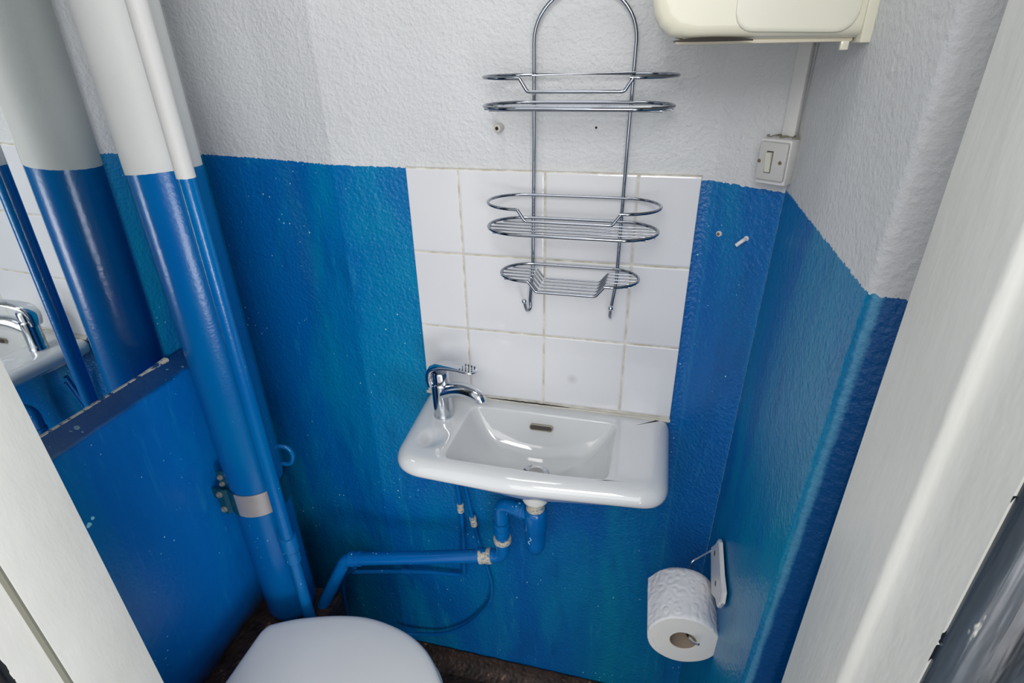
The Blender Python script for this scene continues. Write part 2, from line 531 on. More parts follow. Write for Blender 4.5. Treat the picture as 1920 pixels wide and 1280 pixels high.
# boxed-in lower wall with ledge, and the low plinth at its foot
bm = B()
sec = fillet([(-.5525, 0, -.865), (-.512, 0, -.865), (-.512, 0, -.2035), (-.546, 0, -.1835), (-.5525, 0, -.1835)], [0, 0, .006, .001, 0], 5, closed=True)
loft(bm, [[Vector((p.x, y, p.z)) for p in sec] for y in (-.60, -.118)])
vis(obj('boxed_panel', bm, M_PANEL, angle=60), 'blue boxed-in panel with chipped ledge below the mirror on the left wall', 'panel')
bm = B(); box(bm, -.5525, -.335, -.60, -.105, ZB, -.865, .006, 2)
vis(obj('plinth', bm, M_FLOOR), 'dark brown low plinth in the corner under the pipes, behind the toilet lid', 'plinth')

# tiled splashback
bm = B(); box(bm, -.0948, .3946, 0, .0062, -.312, .150, .0008, 1)
vis(obj('tile_splashback', bm, M_TILE, smooth=False), 'white square wall tiles with cream joints above the washbasin', 'tiles')

# ------------------------------------------------------------------ mirror
q = (math.radians(-1.01), math.radians(-1.305), -.5374)
n = Vector((math.cos(q[0])*math.cos(q[1]), math.sin(q[0])*math.cos(q[1]), math.sin(q[1])))
vdir = (Vector((0, 1, 0))-n*n.y).normalized(); wdir = n.cross(vdir)
if wdir.z < 0: wdir = -wdir
c0 = n*q[2]
def mpt(y, z, o=0):
    # point on the mirror plane with the given y and z
    x = (q[2]-n.y*y-n.z*z)/n.x
    return Vector((x, y, z))+n*o
# edge follows the photo: right edge nearly plumb
MY0, MY1, MZ0, MZ1 = -.598, -.181, -.186, .74
mroot = thing('mirror', 'frameless rectangular mirror standing on the blue ledge, reflecting pipes and tap', 'mirror', (-.545, -.39, -.183))
def mslab(o0, o1):
    bm = B()
    rings = []
    for o in (o0, o1):
        rings.append([mpt(MY0, MZ0, o), mpt(MY1, MZ0, o), mpt(MY1+.006, MZ1, o), mpt(MY0, MZ1, o)])
    loft(bm, rings); return bm
bm = mslab(-.0045, -.0003)
obj('glass_edge', bm, M_GLASSEDGE, mroot, smooth=False)
bm = B(); vs = [bm.verts.new(p) for p in (mpt(MY0, MZ0), mpt(MY1, MZ0), mpt(MY1+.006, MZ1), mpt(MY0, MZ1))]; bm.faces.new(vs)
obj('mirror_glass', bm, M_MIRROR, mroot, smooth=False)

def putty_mat():
    t = NT('flaking_putty')
    n = t.noise(70, 3, .7)
    c = t.mix(t.ramp(n, .42, .5), srgb(0, 70, 120), srgb(205, 200, 188))
    return t.set(color=c, rough=.7, normal=t.bump(n, .002, .7))
bm = B()
P = [mpt(-.58+.40*k/60, -.1835, .0016) for k in range(61)]
sweep(bm, P, [.0012+.0012*abs(noise.noise(Vector((k*.5, 5, 0))))+(.0035*max(0, (k-52)/8) if k > 52 else 0) for k in range(61)], 7)
obj('putty_line', bm, putty_mat(), mroot, label='flaking pale putty along the lower edge')

# ------------------------------------------------------------------ pipes
PX, PY, PR = -.4355, -.163, .0555
root = thing('soil_pipe', 'thick vertical soil pipe, white above and blue below, in the left corner', 'pipe', (PX, PY, -.865))
bm = B(); lathe(bm, [(PR-.012, -.8645), (PR-.006, -.862), (PR-.001, -.850), (PR, -.838), (PR, -.5), (PR, 0), (PR, .5), (PR, 1.08)], (PX, PY, 0), 64)
obj('pipe_body', bm, M_PIPE, root)
bm = B()
for s in range(1):
    pts = [(PX+.040, PY+.038, -.405), (PX+.060, PY+.042, -.410), (PX+.067, PY+.044, -.430), (PX+.058, PY+.042, -.452), (PX+.040, PY+.038, -.452)]
    sweep(bm, smooth_path(pts, 6), .0048, 10)
obj('bracket_loop', bm, M_BLUE, root)

root = thing('pipe_clamp', 'steel pipe clamp around the thick pipe, half bare metal and half painted', 'clamp', (PX, PY-.06, -.52))
def band(a0, a1, r, z0, z1, th, mat, name, tilt=0):
    bm = B(); rings = []
    N = 28
    for k in range(N+1):
        a = math.radians(a0+(a1-a0)*k/N); ca, sa = math.cos(a), math.sin(a)
        rings.append([(PX+ca*r, PY+sa*r, z0), (PX+ca*r, PY+sa*r, z1), (PX+ca*(r+th), PY+sa*(r+th), z1), (PX+ca*(r+th), PY+sa*(r+th), z0)])
    loft(bm, rings)
    return obj(name, bm, mat, root, angle=30)
band(-101, -20, PR+.0012, -.522, -.466, .0022, M_STEEL, 'steel_band')
M_BAND = plain('greenish_blue_paint', srgb(0, 78, 100), .35, 0, .0008, 90, var=.3)
band(-20, 160, PR+.0012, -.524, -.464, .0028, M_BAND, 'painted_band')
bm = B()
# front ear: leaves the pipe tangentially towards the wall panel
rings = []
for a in (-101, -112, -124):
    ar = math.radians(a); rr = PR+.0012
    p = Vector((PX+math.cos(ar)*rr, PY+math.sin(ar)*rr, 0)); nn = Vector((math.cos(ar), math.sin(ar), 0))*.0035
    rings.append([p+Vector((0, 0, -.524)), p+Vector((0, 0, -.464)), p+nn+Vector((0, 0, -.464)), p+nn+Vector((0, 0, -.524))])
for (x, y) in ((-.476, -.2145), (-.4925, -.2145)):
    p = Vector((x, y, 0)); nn = Vector((0, -.0035, 0))
    rings.append([p+Vector((0, 0, -.526)), p+Vector((0, 0, -.462)), p+nn+Vector((0, 0, -.462)), p+nn+Vector((0, 0, -.526))])
loft(bm, rings)
obj('clamp_ear', bm, M_BAND, root, angle=30)
bm = B(); box(bm, -.4925, -.470, -.2040, -.2005, -.505, -.425, .001, 1)
obj('clamp_ear', bm, M_BAND, root)
bm = B(); box(bm, -.5125, -.486, -.2085, -.2040, -.498, -.470, .001, 1)
obj('wall_bracket', bm, M_BAND, root)
def bolt(x, y, z, parent, r=.0058):
    bm = B(); lathe(bm, [(r*1.25, 0), (r*1.25, .0014), (r, .0016), (r, .0042), (r*.7, .0050), (r*.55, .0050), (r*.5, .0036), (0, .0036)], (x, y, z), 18, (0, -1, 0))
    return obj('bolt', bm, M_BOLT, parent, angle=30, label='pale worn bolt head')
M_BOLT = plain('worn_bolt', srgb(176, 176, 168), .4, .5, .0006, 200, var=.35)
bolt(-.484, -.218, -.474, root); bolt(-.484, -.218, -.514, root)
bolt(-.4835, -.204, -.457, root, .005); bolt(-.4835, -.204, -.440, root, .005)

QX, QY, QR = -.352, -.212, .0135
root = thing('slim_waste_pipe', 'slim vertical pipe, white above and blue below, in front of the thick pipe', 'pipe', (QX, QY, -.865))
bm = B(); lathe(bm, [(QR, -.58), (QR, .5), (QR, 1.08)], (QX, QY, 0), 32)
obj('upper_pipe', bm, M_SLIM, root)
bm = B(); lathe(bm, [(QR-.001, -.864), (QR-.001, -.60)], (QX, QY, 0), 32)
obj('lower_pipe', bm, M_BLUEW, root)
bm = B(); lathe(bm, [(QR+.0005, -.640), (QR+.003, -.637), (QR+.003, -.606), (QR+.0048, -.603), (QR+.0048, -.572), (QR+.0036, -.568), (QR+.0005, -.567)], (QX, QY, 0), 32)
obj('coupling', bm, M_BLUEW, root, angle=22)

# basin trap and waste run
TX, TY = .155, -.100
root = thing('bottle_trap', 'blue bottle trap with white collar hanging under the washbasin', 'trap', (TX, TY, -.61))
bm = B(); lathe(bm, [(.022, -.424), (.0275, -.440), (.0275, -.452), (.026, -.459), (.018, -.461)], (TX, TY, 0), 32)
obj('collar', bm, M_TRAPW, root, label='white plastic collar')
bm = B(); lathe(bm, [(.0185, -.457), (.0190, -.464), (.0178, -.467), (.0192, -.472), (.0178, -.476), (.0192, -.481), (.018, -.490)], (TX, TY, 0), 32)
obj('threaded_nut', bm, M_RUST, root, label='stained threaded nut')
bm = B(); lathe(bm, [(.0205, -.486), (.0228, -.489), (.0238, -.500), (.0238, -.535), (.0222, -.540), (.0212, -.543), (.0212, -.575), (.0195, -.590), (.0140, -.602), (.006, -.608), (0, -.609)], (TX, TY, 0), 36)
obj('bottle', bm, M_BLUE, root)
bm = B(); P = []
for k in range(25):
    s_ = k/24; a = math.radians(-112+9*math.sin(s_*2*PI)); rr = .0214
    P.append((TX+rr*math.cos(a), TY+rr*math.sin(a), -.549-.018*s_))
sweep(bm, P, .0007, 6)
obj('paint_scratch', bm, plain('pale_scratch', srgb(190, 215, 225), .5), root, label='pale S-shaped scratch in the blue paint')
ELX, ELY = .0785, -.082
zs = -.503
bm = B()
path = fillet([(TX-.012, TY, zs), (ELX, ELY, zs), (ELX, ELY, -.555)], .026, 10)
sweep(bm, path, .0155, 24)
obj('outlet_bend', bm, M_BLUE, root)
bm = B()
dirv = (Vector((ELX, ELY, zs))-Vector((TX, TY, zs))).normalized()
lathe(bm, [(.0160, 0), (.0185, .001), (.0185, .007), (.0172, .008), (.0172, .017), (.0160, .018)], Vector((TX, TY, zs))+dirv*.022, 28, dirv)
obj('outlet_ring', bm, M_BLUEW, root)

root = thing('waste_pipe_run', 'blue horizontal drain pipe running from the trap to the left corner', 'pipe', (-.1, -.09, -.74))
ax, ay, az_ = ELX, ELY, -.660
end = Vector((-.262, -.112, -.722)); low = Vector((-.3665, -.148, -.874))
bm = B()
path = fillet([(ELX, ELY, -.557), (ax, ay, az_), (.02, -.083, -.668)], .028, 10)
sweep(bm, path, .0158, 24)
obj('elbow', bm, M_BLUE, root)
for z0, z1, r in ((-.558, -.568, .0178), (-.575, -.588, .0176)):
    bm = B(); lathe(bm, [(.0155, z1), (r, z1+.001), (r, z0-.001), (.0155, z0)], (ELX, ELY, 0), 28); obj('ring', bm, M_BLUE, root)
bm = B(); lathe(bm, [(.0160, -.616), (.0192, -.613), (.0198, -.604), (.0186, -.600), (.0160, -.600)], (ELX, ELY, 0), 28); obj('compression_nut', bm, M_RUST, root, label='stained compression ring')
bm = B()
st = Vector((.047, -.083, -.6655)); d2 = (end-st).normalized()
sweep(bm, [st, end], .0150, 24)
obj('horizontal_pipe', bm, M_BLUE, root)
bm = B(); lathe(bm, [(.0155, -.002), (.0180, 0), (.0180, .008), (.0168, .009), (.0168, .020), (.0176, .021), (.0176, .026), (.0152, .027)], st-d2*.004, 28, d2); obj('compression_nut', bm, M_RUST, root, label='stained compression ring')
bm = B(); lathe(bm, [(.0152, 0), (.0176, .001), (.0176, .008), (.0165, .009), (.0165, .018), (.0178, .019), (.0178, .028), (.0155, .030)], end-d2*.004, 28, d2); obj('ring', bm, M_BLUEW, root)
bm = B()
path = fillet([end, end+d2*.036, low], .03, 10)
sweep(bm, path, .0148, 24)
obj('sloping_pipe', bm, M_BLUEW, root)

# thin supply pipes on the wall
def union(bm, c, ax):
    lathe(bm, [(.0052, -.013), (.0078, -.012), (.0078, -.002), (.0066, -.001), (.0066, .004), (.0080, .005), (.0080, .013), (.0052, .014)], c, 10, ax)
root = thing('supply_pipe', 'thin blue supply pipe with L bend, left of the pair under the basin', 'pipe', (-.04, -.02, -.85))
bm = B(); sweep(bm, fillet([(-.038, -.045, -.40), (-.040, -.022, -.52), (-.039, -.014, -.61), (-.040, -.010, -.70), (-.046, -.010, -.838), (-.144, -.012, -.850), (-.260, -.022, -.868), (-.345, -.040, -.872)], .016, 8), .0056, 14)
obj('pipe_body', bm, M_BLUE, root)
bm = B(); union(bm, (-.0392, -.0145, -.606), (0, 0, 1)); obj('union_fitting', bm, M_RUST, root, angle=25, label='pale worn pipe union')
bm = B(); union(bm, (-.200, -.017, -.8585), (1, .06, .12)); obj('union_fitting', bm, M_BLUEW, root, angle=25)
root = thing('supply_pipe', 'thin blue supply pipe looping down to the floor, right of the pair under the basin', 'pipe', (-.01, -.02, -1.09))
bm = B(); sweep(bm, smooth_path([(-.028, -.045, -.42), (-.022, -.020, -.53), (-.012, -.013, -.635), (-.004, -.006, -.71), (.010, -.006, -.78), (.024, -.008, -.85), (.018, -.008, -.915), (-.008, -.009, -.970), (-.055, -.010, -1.035), (-.120, -.012, -1.085), (-.185, -.018, -1.100), (-.24, -.03, -1.10)], 8), .0045, 12)
obj('pipe_body', bm, M_BLUE, root)
bm = B(); union(bm, (-.0105, -.0125, -.645), (-.12, 0, 1)); obj('union_fitting', bm, M_RUST, root, angle=25, label='pale worn pipe union')
root = thing('pipe_stub', 'short thin blue pipe bending down behind the sloping drain pipe', 'pipe', (-.39, -.05, -1.0))
bm = B(); sweep(bm, smooth_path([(-.330, -.045, -.845), (-.352, -.048, -.868), (-.372, -.050, -.905), (-.380, -.05, -.96), (-.383, -.05, -1.06), (-.384, -.05, -1.2)], 6), .0062, 12)
obj('pipe_body', bm, M_BLUEW, root)

# ------------------------------------------------------------------ washbasin
def rounded(poly, rads, N=220):
    pts = fillet([(x, y, 0) for x, y in poly], rads, 14, closed=True)
    L = [0]
    for i in range(len(pts)): L.append(L[-1]+(pts[(i+1) % len(pts)]-pts[i]).length)
    out = []
    j = 0
    for k in range(N):
        s = L[-1]*k/N
        while L[j+1] < s: j += 1
        f = (s-L[j])/max(1e-9, L[j+1]-L[j])
        out.append(pts[j].lerp(pts[(j+1) % len(pts)], f))
    return out

def ray_outline(outline, c, N):
    """resample a closed outline at N equal directions round c (so that loops match up)"""
    res = []
    n = len(outline)
    for k in range(N):
        a = 2*PI*k/N; d = Vector((math.cos(a), math.sin(a)))
        best = None
        for i in range(n):
            p = outline[i]; r = outline[(i+1) % n]
            e = Vector((r.x-p.x, r.y-p.y)); w = Vector((p.x-c[0], p.y-c[1]))
            den = d.x*e.y-d.y*e.x
            if abs(den) < 1e-12: continue
            t = (w.x*e.y-w.y*e.x)/den; u = (w.x*d.y-w.y*d.x)/den
            if t > 0 and -1e-6 <= u <= 1+1e-6 and (best is None or t > best): best = t
        res.append(Vector((c[0]+d.x*best, c[1]+d.y*best, 0)))
    return res

RIM = -.306
C0 = (.155, -.118)
NB = 288
outer = ray_outline(rounded([(-.098, -.001), (-.0835, -.225), (.14, -.235), (.3955, -.215), (.3965, -.001)], [.004, .066, .6, .050, .004], 240), C0, NB)
bowl_top = ray_outline(rounded([(.012, -.031), (.007, -.199), (.297, -.199), (.299, -.031)], [.024, .026, .034, .020], 240), C0, NB)
half = []
for k in range(90):
    a = PI+PI*k/89
    half.append(Vector((.153+.128*math.cos(a), -.055+.118*math.sin(a), 0)))
bowl_low = None
def inset(L, d, backfix=True):
    out = []
    n = len(L)
    for i in range(n):
        t = (L[(i+1) % n]-L[i-1]).normalized()
        nn = Vector((-t.y, t.x, 0))
        p = L[i]+nn*d
        if backfix and L[i].y > -.012: p.y = L[i].y
        out.append(p)
    return out
def at_z(L, z): return [Vector((p.x, p.y, z)) for p in L]
def lerp(A, Bq, s): return [a.lerp(b, s) for a, b in zip(A, Bq)]
rings = []
# underside (from the waste outlet outwards), then the rolled edge, the flat top and down into the bowl
dc = (.155, -.100)
drain = [Vector((dc[0]+.021*math.cos(2*PI*k/NB), dc[1]+.021*math.sin(2*PI*k/NB), 0)) for k in range(NB)]
under = inset(outer, .020)
und_mid = lerp(drain, under, .55)
rings.append(at_z(drain, -.432))
rings.append(at_z(lerp(drain, under, .12), -.432))
rings.append(at_z(lerp(drain, under, .38), -.414))
rings.append(at_z(lerp(drain, under, .62), -.390))
rings.append(at_z(lerp(drain, under, .84), -.3635))
rings.append(at_z(under, -.3440))
for d, z in ((.014, -.3420), (.0070, -.3390), (.0024, -.3345), (.0003, -.3290), (.0004, -.3235), (.0030, -.3175), (.0075, -.3125), (.0130, -.3090), (.0190, -.3070), (.0250, -.3062), (.030, -.3060)):
    rings.append(at_z(inset(outer, d), z))
top0 = inset(outer, .030)
for s in (.12, .25, .4, .55, .7, .85):
    rings.append(at_z(lerp(top0, bowl_top, s), RIM))
bt_out = lerp(top0, bowl_top, .95)
rings.append(at_z(bt_out, RIM-.0002))
rings.append(at_z(bowl_top, RIM-.0014))
def bowl_ring(s, z, sq, cy):
    """shrunk bowl outline blended with an ellipse"""
    out = []
    for k, p in enumerate(bowl_top):
        a = 2*PI*k/NB
        e = Vector((dc[0]+.135*math.cos(a), -.100+.080*math.sin(a), 0))
        b = p.lerp(e, sq)
        out.append(Vector((dc[0]+(b.x-dc[0])*s, cy+(b.y-cy)*s, z)))
    return out
for s, z, sq in ((.993, -.0034, 0.), (.984, -.0065, 0.), (.972, -.0115, .01), (.955, -.018, .03), (.93, -.027, .07), (.89, -.038, .14), (.84, -.049, .25), (.78, -.060, .4), (.69, -.070, .6), (.56, -.079, .8), (.42, -.087, .95), (.28, -.091, 1.), (.18, -.0935, 1.)):
    rings.append(bowl_ring(s, RIM+z, sq, -.105))
# soap hollow in the flat left end
for r in rings[15:]:
    for p in r:
        if p.z > RIM-.004:
            dx, dy = (p.x+.030)/.030, (p.y+.148)/.036
            dd = dx*dx+dy*dy
            if dd < 1: p.z -= .0075*(1-dd)**2*(1 if p.x > -.075 else .5)
root = thing('washbasin', 'small white ceramic washbasin fixed to the wall under the tiles', 'washbasin', (.15, 0, -.43))
bm = B(); loft(bm, rings, (True, True))
obj('basin_body', bm, M_CERAMIC, root, angle=170)
# waste
bm = B(); lathe(bm, [(.0270, -.3990), (.0270, -.3970), (.0245, -.3955), (.020, -.3975), (.016, -.399), (.0, -.399)], (dc[0], dc[1], 0), 36)
obj('waste_fitting', bm, M_CHROME, root, label='chrome waste fitting in the bowl')
bm = B(); lathe(bm, [(.0155, -.3992), (.0165, -.3960), (.013, -.3935), (.0, -.3930)], (dc[0], dc[1], 0), 36)
obj('plug', bm, M_STEEL, root)
# overflow slot on the back wall of the bowl
oc = Vector((.154, -.0415, -.3315)); on = Vector((0, -.93, .36)).normalized(); ou = Vector((1, 0, 0)); ov = on.cross(ou)
def slot(w, h, d0, d1, mat, name, label=None):
    bm = B(); rr = []
    for d in (d0, d1):
        ring = []
        for k in range(28):
            a = 2*PI*k/28; x = math.cos(a)*h; y = math.sin(a)*h
            x += (w-h) if x > 0 else -(w-h)
            ring.append(oc+ou*x+ov*y+on*d)
        rr.append(ring)
    loft(bm, rr); obj(name, bm, mat, root, angle=30, label=label)
slot(.0235, .0062, -.012, .0012, plain('overflow_rim', srgb(150, 142, 128), .3, .7), 'overflow_rim')
slot(.0215, .0042, -.012, .0017, M_DARK, 'overflow_hole')
# sealant bead and the crack along the wall joint
bm = B()
P = [(-.097+.4925*k/60, -.0024, -.3050+.0006*noise.noise(Vector((k*.7, 3, 0)))) for k in range(61)]
sweep(bm, P, [.0032+.0008*noise.noise(Vector((k*.45, 0, 0))) for k in range(61)], 8)
obj('sealant_bead', bm, M_SEAL, root)
bm = B()
P = [(.035+.17*k/40, -.0040+.0006*noise.noise(Vector((k*.5, 1, 0))), -.3018+.0010*noise.noise(Vector((k*.6, 9, 0)))) for k in range(41)]
sweep(bm, P, [.0011*(1-abs(k/20-1)**3)+.0002 for k in range(41)], 6)
obj('joint_crack', bm, M_SLOT, root)

# ------------------------------------------------------------------ mixer tap
tx, ty = -.034, -.073
fd = Vector((.955, -.296, 0)).normalized(); fs = Vector((-fd.y, fd.x, 0))
root = thing('mixer_tap', 'chrome single-lever mixer tap on the left end of the washbasin', 'tap', (tx, ty, RIM))
bm = B()
tilt = Vector((-.05, .0, 1))
prof = [(.0196, 0), (.0200, .002), (.0192, .004), (.0188, .012), (.0188, .035), (.0190, .060), (.0192, .072)]
rings = []
for r, h in prof:
    rings.append([Vector((tx, ty, RIM+h))+fd*(-.0000*h)+fd*(r*math.cos(2*PI*k/32))+fs*(r*math.sin(2*PI*k/32)) for k in range(32)])
loft(bm, rings)
obj('tap_body', bm, M_CHROME, root, angle=50)
def T(f, s, h): return Vector((tx, ty, RIM))+fd*f+fs*s+Vector((0, 0, h))
bm = B()
P = smooth_path([T(-.004, 0, .050), T(.014, 0, .0600), T(.034, 0, .0690), T(.054, 0, .0735), T(.074, 0, .0730), T(.087, 0, .0695), T(.0915, 0, .0668)], 6)
m = len(P)
rad = [.0182-.0062*(k/(m-1))**.8 for k in range(m)]
sweep(bm, P, rad, 24, flat=.86, up=(0, 0, 1))
obj('spout', bm, M_CHROME, root, angle=60)
bm = B(); a0 = T(.0885, 0, .0672); axd = (fd*.35-Vector((0, 0, 1))).normalized()
lathe(bm, [(.0085, -.004), (.0098, .0), (.0098, .007), (.0085, .0085), (.0060, .0085), (.0055, .006), (0, .006)], a0, 24, axd)
obj('aerator', bm, M_CHROME, root, angle=35)
# cartridge housing
bm = B(); lathe(bm, [(.0188, .072), (.0182, .0745), (.0165, .076), (.0165, .096), (.015, .099)], (tx, ty, RIM), 32)
obj('cartridge_cover', bm, M_CHROME, root, angle=40)
# lever: hood over the cartridge turning into a flat paddle
bm = B()
prof = [(-.0172, .066, .0095, .0165), (-.0188, .078, .0100, .0182), (-.0182, .091, .0098, .0188), (-.0130, .1025, .0088, .0190), (-.0030, .1095, .0074, .0186), (.0120, .1140, .0064, .0172), (.0300, .1175, .0052, .0156), (.0480, .1198, .0044, .0150), (.0640, .1208, .0038, .0152), (.0740, .1206, .0034, .0142), (.0800, .1202, .0028, .0105), (.0830, .1198, .0018, .0050)]
P = [Vector((f, h)) for f, h, _, _ in prof]
rings = []
for i, (f, h, th, w) in enumerate(prof):
    t = (P[min(i+1, len(P)-1)]-P[max(i-1, 0)]).normalized(); nn = Vector((-t.y, t.x))
    ring = []
    for k in range(24):
        a = 2*PI*k/24
        sx = w*math.copysign(abs(math.cos(a))**.8, math.cos(a)); sy = th*math.copysign(abs(math.sin(a))**.9, math.sin(a))*.9
        ff = f+nn.x*sy; hh = h+nn.y*sy
        ring.append(T(ff, sx, hh))
    rings.append(ring)
loft(bm, rings)
lever = obj('lever', bm, M_CHROME, root, angle=60)
bm = B()
for i in range(4):
    for j in range(-2, 3):
        f = .054+i*.0066+(.0033 if j % 2 else 0); s = j*.0048
        if f > .078 or abs(s) > .0105: continue
        h = .1200+(f-.05)*.06+.0033-max(0, f-.064)*.12
        lathe(bm, [(.0014, -.0012), (.0014, .0004), (.0009, .0006), (0, .0006)], T(f, s, h), 10)
obj('grip_dimple', bm, M_SLOT, lever)['kind'] = 'stuff'

# ------------------------------------------------------------------ wire shower caddy
root = thing('wire_caddy', 'chrome wire bathroom caddy with two baskets and soap dish hung on the wall', 'caddy', (.205, -.01, -.09))
WR = .0022
def tubeobj(name, path, r, closed=False, parent=None, n=10):
    bm = B(); sweep(bm, path, r, n, closed=closed); return obj(name, bm, M_WIRE, parent or root, angle=60)
# frame: two legs joined by a bow
cx, cz, cr = .208, .336, .0735
fy = -.0115
P = [(.1265, fy, -.075), (.1320, fy, -.01), (.1345, fy, .20)]
P += [(cx-cr*math.cos(a), fy, cz+cr*.93*math.sin(a)) for a in [PI*k/24 for k in range(25)]]
P += [(.2795, fy, .20), (.2772, fy, -.03), (.2715, fy, -.075)]
frame = tubeobj('wire_frame', P, .0027)
for x, bx, s in ((.1265, .1215, 1), (.2715, .2725, -1)):
    h = tubeobj('hook', smooth_path([(x, fy, -.072), (x+.0008*s, fy, -.082), (x+.0008*s, fy-.003, -.0895), ((x+bx)/2, -.020, -.0915), (bx+.0015*s, -.029, -.084), (bx, -.036, -.068)], 6), .0026)
    bm = B(); sphere(bm, (bx, -.0365, -.0665), .0046); obj('hook_ball', bm, M_CHROME, h)
def stadium(x0, x1, y0, y1, z, dip=None, n=14, dipr=.007):
    """flat-backed loop, rounded ends; optional dip in the front run"""
    r = (y0-y1)/2; yc = (y0+y1)/2
    ex = r*1.15
    P = []
    xl, xr = x0+ex, x1-ex
    for k in range(n+1):
        a = PI/2+PI*k/n; P.append((xl+ex*math.cos(a), yc+r*math.sin(a), z))
    if dip:
        dx0, dx1, dz, w = dip
        sh = fillet([(xl+.002, y1, z), (dx0, y1, z), (dx0+w, y1-.001, z-dz), (dx1-w, y1-.001, z-dz), (dx1, y1, z), (xr-.002, y1, z)], dipr, 6)
        P += [tuple(p) for p in sh]
    for k in range(n+1):
        a = -PI/2+PI*k/n; P.append((xr+ex*math.cos(a), yc+r*math.sin(a), z))
    return P, (xl, xr, yc, r, ex)
def shelf_wires(x0, x1, y0, y1, z, cnt, parent, dip=None):
    P, (xl, xr, yc, r, ex) = stadium(x0, x1, y0, y1, z)
    for i in range(cnt):
        y = y0+(y1-y0)*(i+1)/(cnt+1)
        f = math.sqrt(max(0, 1-((y-yc)/r)**2))*ex
        a, b = xl-f, xr+f
        zz = z-.0034
        if dip:
            d0, d1, dz, w = dip
            path = fillet([(a-.001, y, zz), (d0, y, zz), (d0+w, y, zz-dz), (d1-w, y, zz-dz), (d1, y, zz), (b+.001, y, zz)], .006, 5)
        else:
            path = [(a, y, zz), ((a+b)/2, y, zz), (b, y, zz)]
        tubeobj('shelf_wire', path, .00145, parent=parent, n=8)
YB = -.0155
# upper basket (tilts a hair), middle basket, soap dish
P, _ = stadium(.0735, .3435, YB, -.118, .2935, (.137, .287, .0165, .011)); tubeobj('guard_rail', P, WR*1.05, True)
P, _ = stadium(.0735, .3415, YB, -.120, .2555); sh = tubeobj('shelf_rim', P, WR*1.15, True); shelf_wires(.0735, .3415, YB, -.120, .2555, 5, sh)
P, _ = stadium(.0720, .3385, YB, -.113, .1155, (.130, .283, .0170, .012)); tubeobj('guard_rail', P, WR*1.05, True)
P, _ = stadium(.0720, .3375, YB, -.116, .0775); sh = tubeobj('shelf_rim', P, WR*1.15, True); shelf_wires(.0720, .3375, YB, -.116, .0775, 5, sh)
P, _ = stadium(.0885, .3150, YB, -.100, -.0035, (.143, .264, .0165, .013)); sh = tubeobj('soap_dish_rim', P, WR*1.1, True); shelf_wires(.0885, .3150, YB, -.100, -.0035, 5, sh, (.143, .264, .0165, .013))

# ------------------------------------------------------------------ switch, trunking, wall bits
W0 = Vector((.4262, -.0062, 0)); WU = Vector((.8288, -.5595, 0)); WN = Vector((-.5595, -.8288, 0))
WM = Matrix(((WU.x, WN.x, 0, W0.x), (WU.y, WN.y, 0, W0.y), (0, 0, 1, 0), (0, 0, 0, 1)))
def wp(u, o, z): return W0+WU*u+WN*o+Vector((0, 0, z))
root = thing('light_switch', 'small grey-white rocker light switch on a surface box in the right corner', 'switch', wp(.085, .0, .158))
bm = B(); box(bm, .0625, .1055, -.001, .034, .1570, .2165, .003, 2, WM); obj('back_box', bm, M_SWITCHW, root)
bm = B(); box(bm, .0655, .1038, .034, .0405, .1635, .2130, .0022, 3, WM); obj('switch_plate', bm, M_SWITCH, root)
bm = B()
r0 = [wp(u, .0385, z) for u, z in ((.0778, .1745), (.0850, .1745), (.0850, .2005), (.0778, .2005))]
r1 = [wp(u, o, z) for u, o, z in ((.0778, .0412, .1745), (.0850, .0412, .1745), (.0850, .0465, .2000), (.0778, .0465, .2000))]
loft(bm, [r0, r1]); obj('rocker', bm, plain('rocker_plastic', srgb(205, 204, 190), .35), root, smooth=False)
bm = B(); box(bm, .0770, .0858, .0402, .0408, .1735, .2018, 0, 1, WM); obj('rocker_gap', bm, M_DARK, root, smooth=False)
for u in (.0683, .0968):
    bm = B(); lathe(bm, [(.0024, -.002), (.0024, .0004), (.0018, .0008), (0, .0006)], wp(u, .0405, .1880), 16, WN); obj('screw', bm, M_SCREW, root)
bm = B(); P = [wp(.0625+.043*k/16, .012+.012*math.sin(k), .2175+.001*math.sin(k*2.3)) for k in range(17)]; sweep(bm, P, [.0011+.0006*math.sin(k*1.7) for k in range(17)], 6)
obj('dirt_line', bm, plain('grey_green_dirt', srgb(150, 148, 128), .9, 0, .001, 200, var=.3), root)
bm = B(); box(bm, .0775, .0955, -.003, .010, .2170, 1.08, .002, 2, WM)
vis(obj('cable_trunking', bm, M_SWITCHW), 'narrow white-painted cable trunking rising from the light switch', 'trunking')

bm = B(); lathe(bm, [(.0062, .0), (.0066, .004), (.0066, .013), (.0058, .0150), (.0030, .0155), (.0026, .010), (0, .010)], (.076, .0045, .2165), 18, (-.15, -1, .0))
r_ = thing('wall_plug', 'short white plastic wall plug sticking out left of the wire caddy', 'plug', (.076, 0, .21))
obj('plug_sleeve', bm, plain('plug_plastic', srgb(196, 192, 184), .5, 0, .0006, 200), r_)
bm = B(); lathe(bm, [(.0022, 0), (.0022, .0006), (0, .0006)], (.0738, -.0108, .2165), 10, (-.15, -1, 0)); obj('bore', bm, M_SLOT, r_)
bm = B(); lathe(bm, [(.0016, -.001), (.0018, .001), (0, .0014)], (.229, .0055, .2175), 12, (0, -1, 0))
vis(obj('nail', bm, M_SLOT), 'tiny black nail head in the white wall behind the wire caddy', 'nail')
r_ = thing('wall_hook', 'broken white hook stub on the blue wall below the light switch', 'hook', wp(.049, 0, .062))
bm = B(); sweep(bm, smooth_path([wp(.0500, -.002, .0655), wp(.0495, .006, .0645), wp(.0460, .0095, .0605), wp(.0420, .0105, .0560)], 6), [.0030]*19, 12); obj('stub', bm, M_WHITEM, r_)
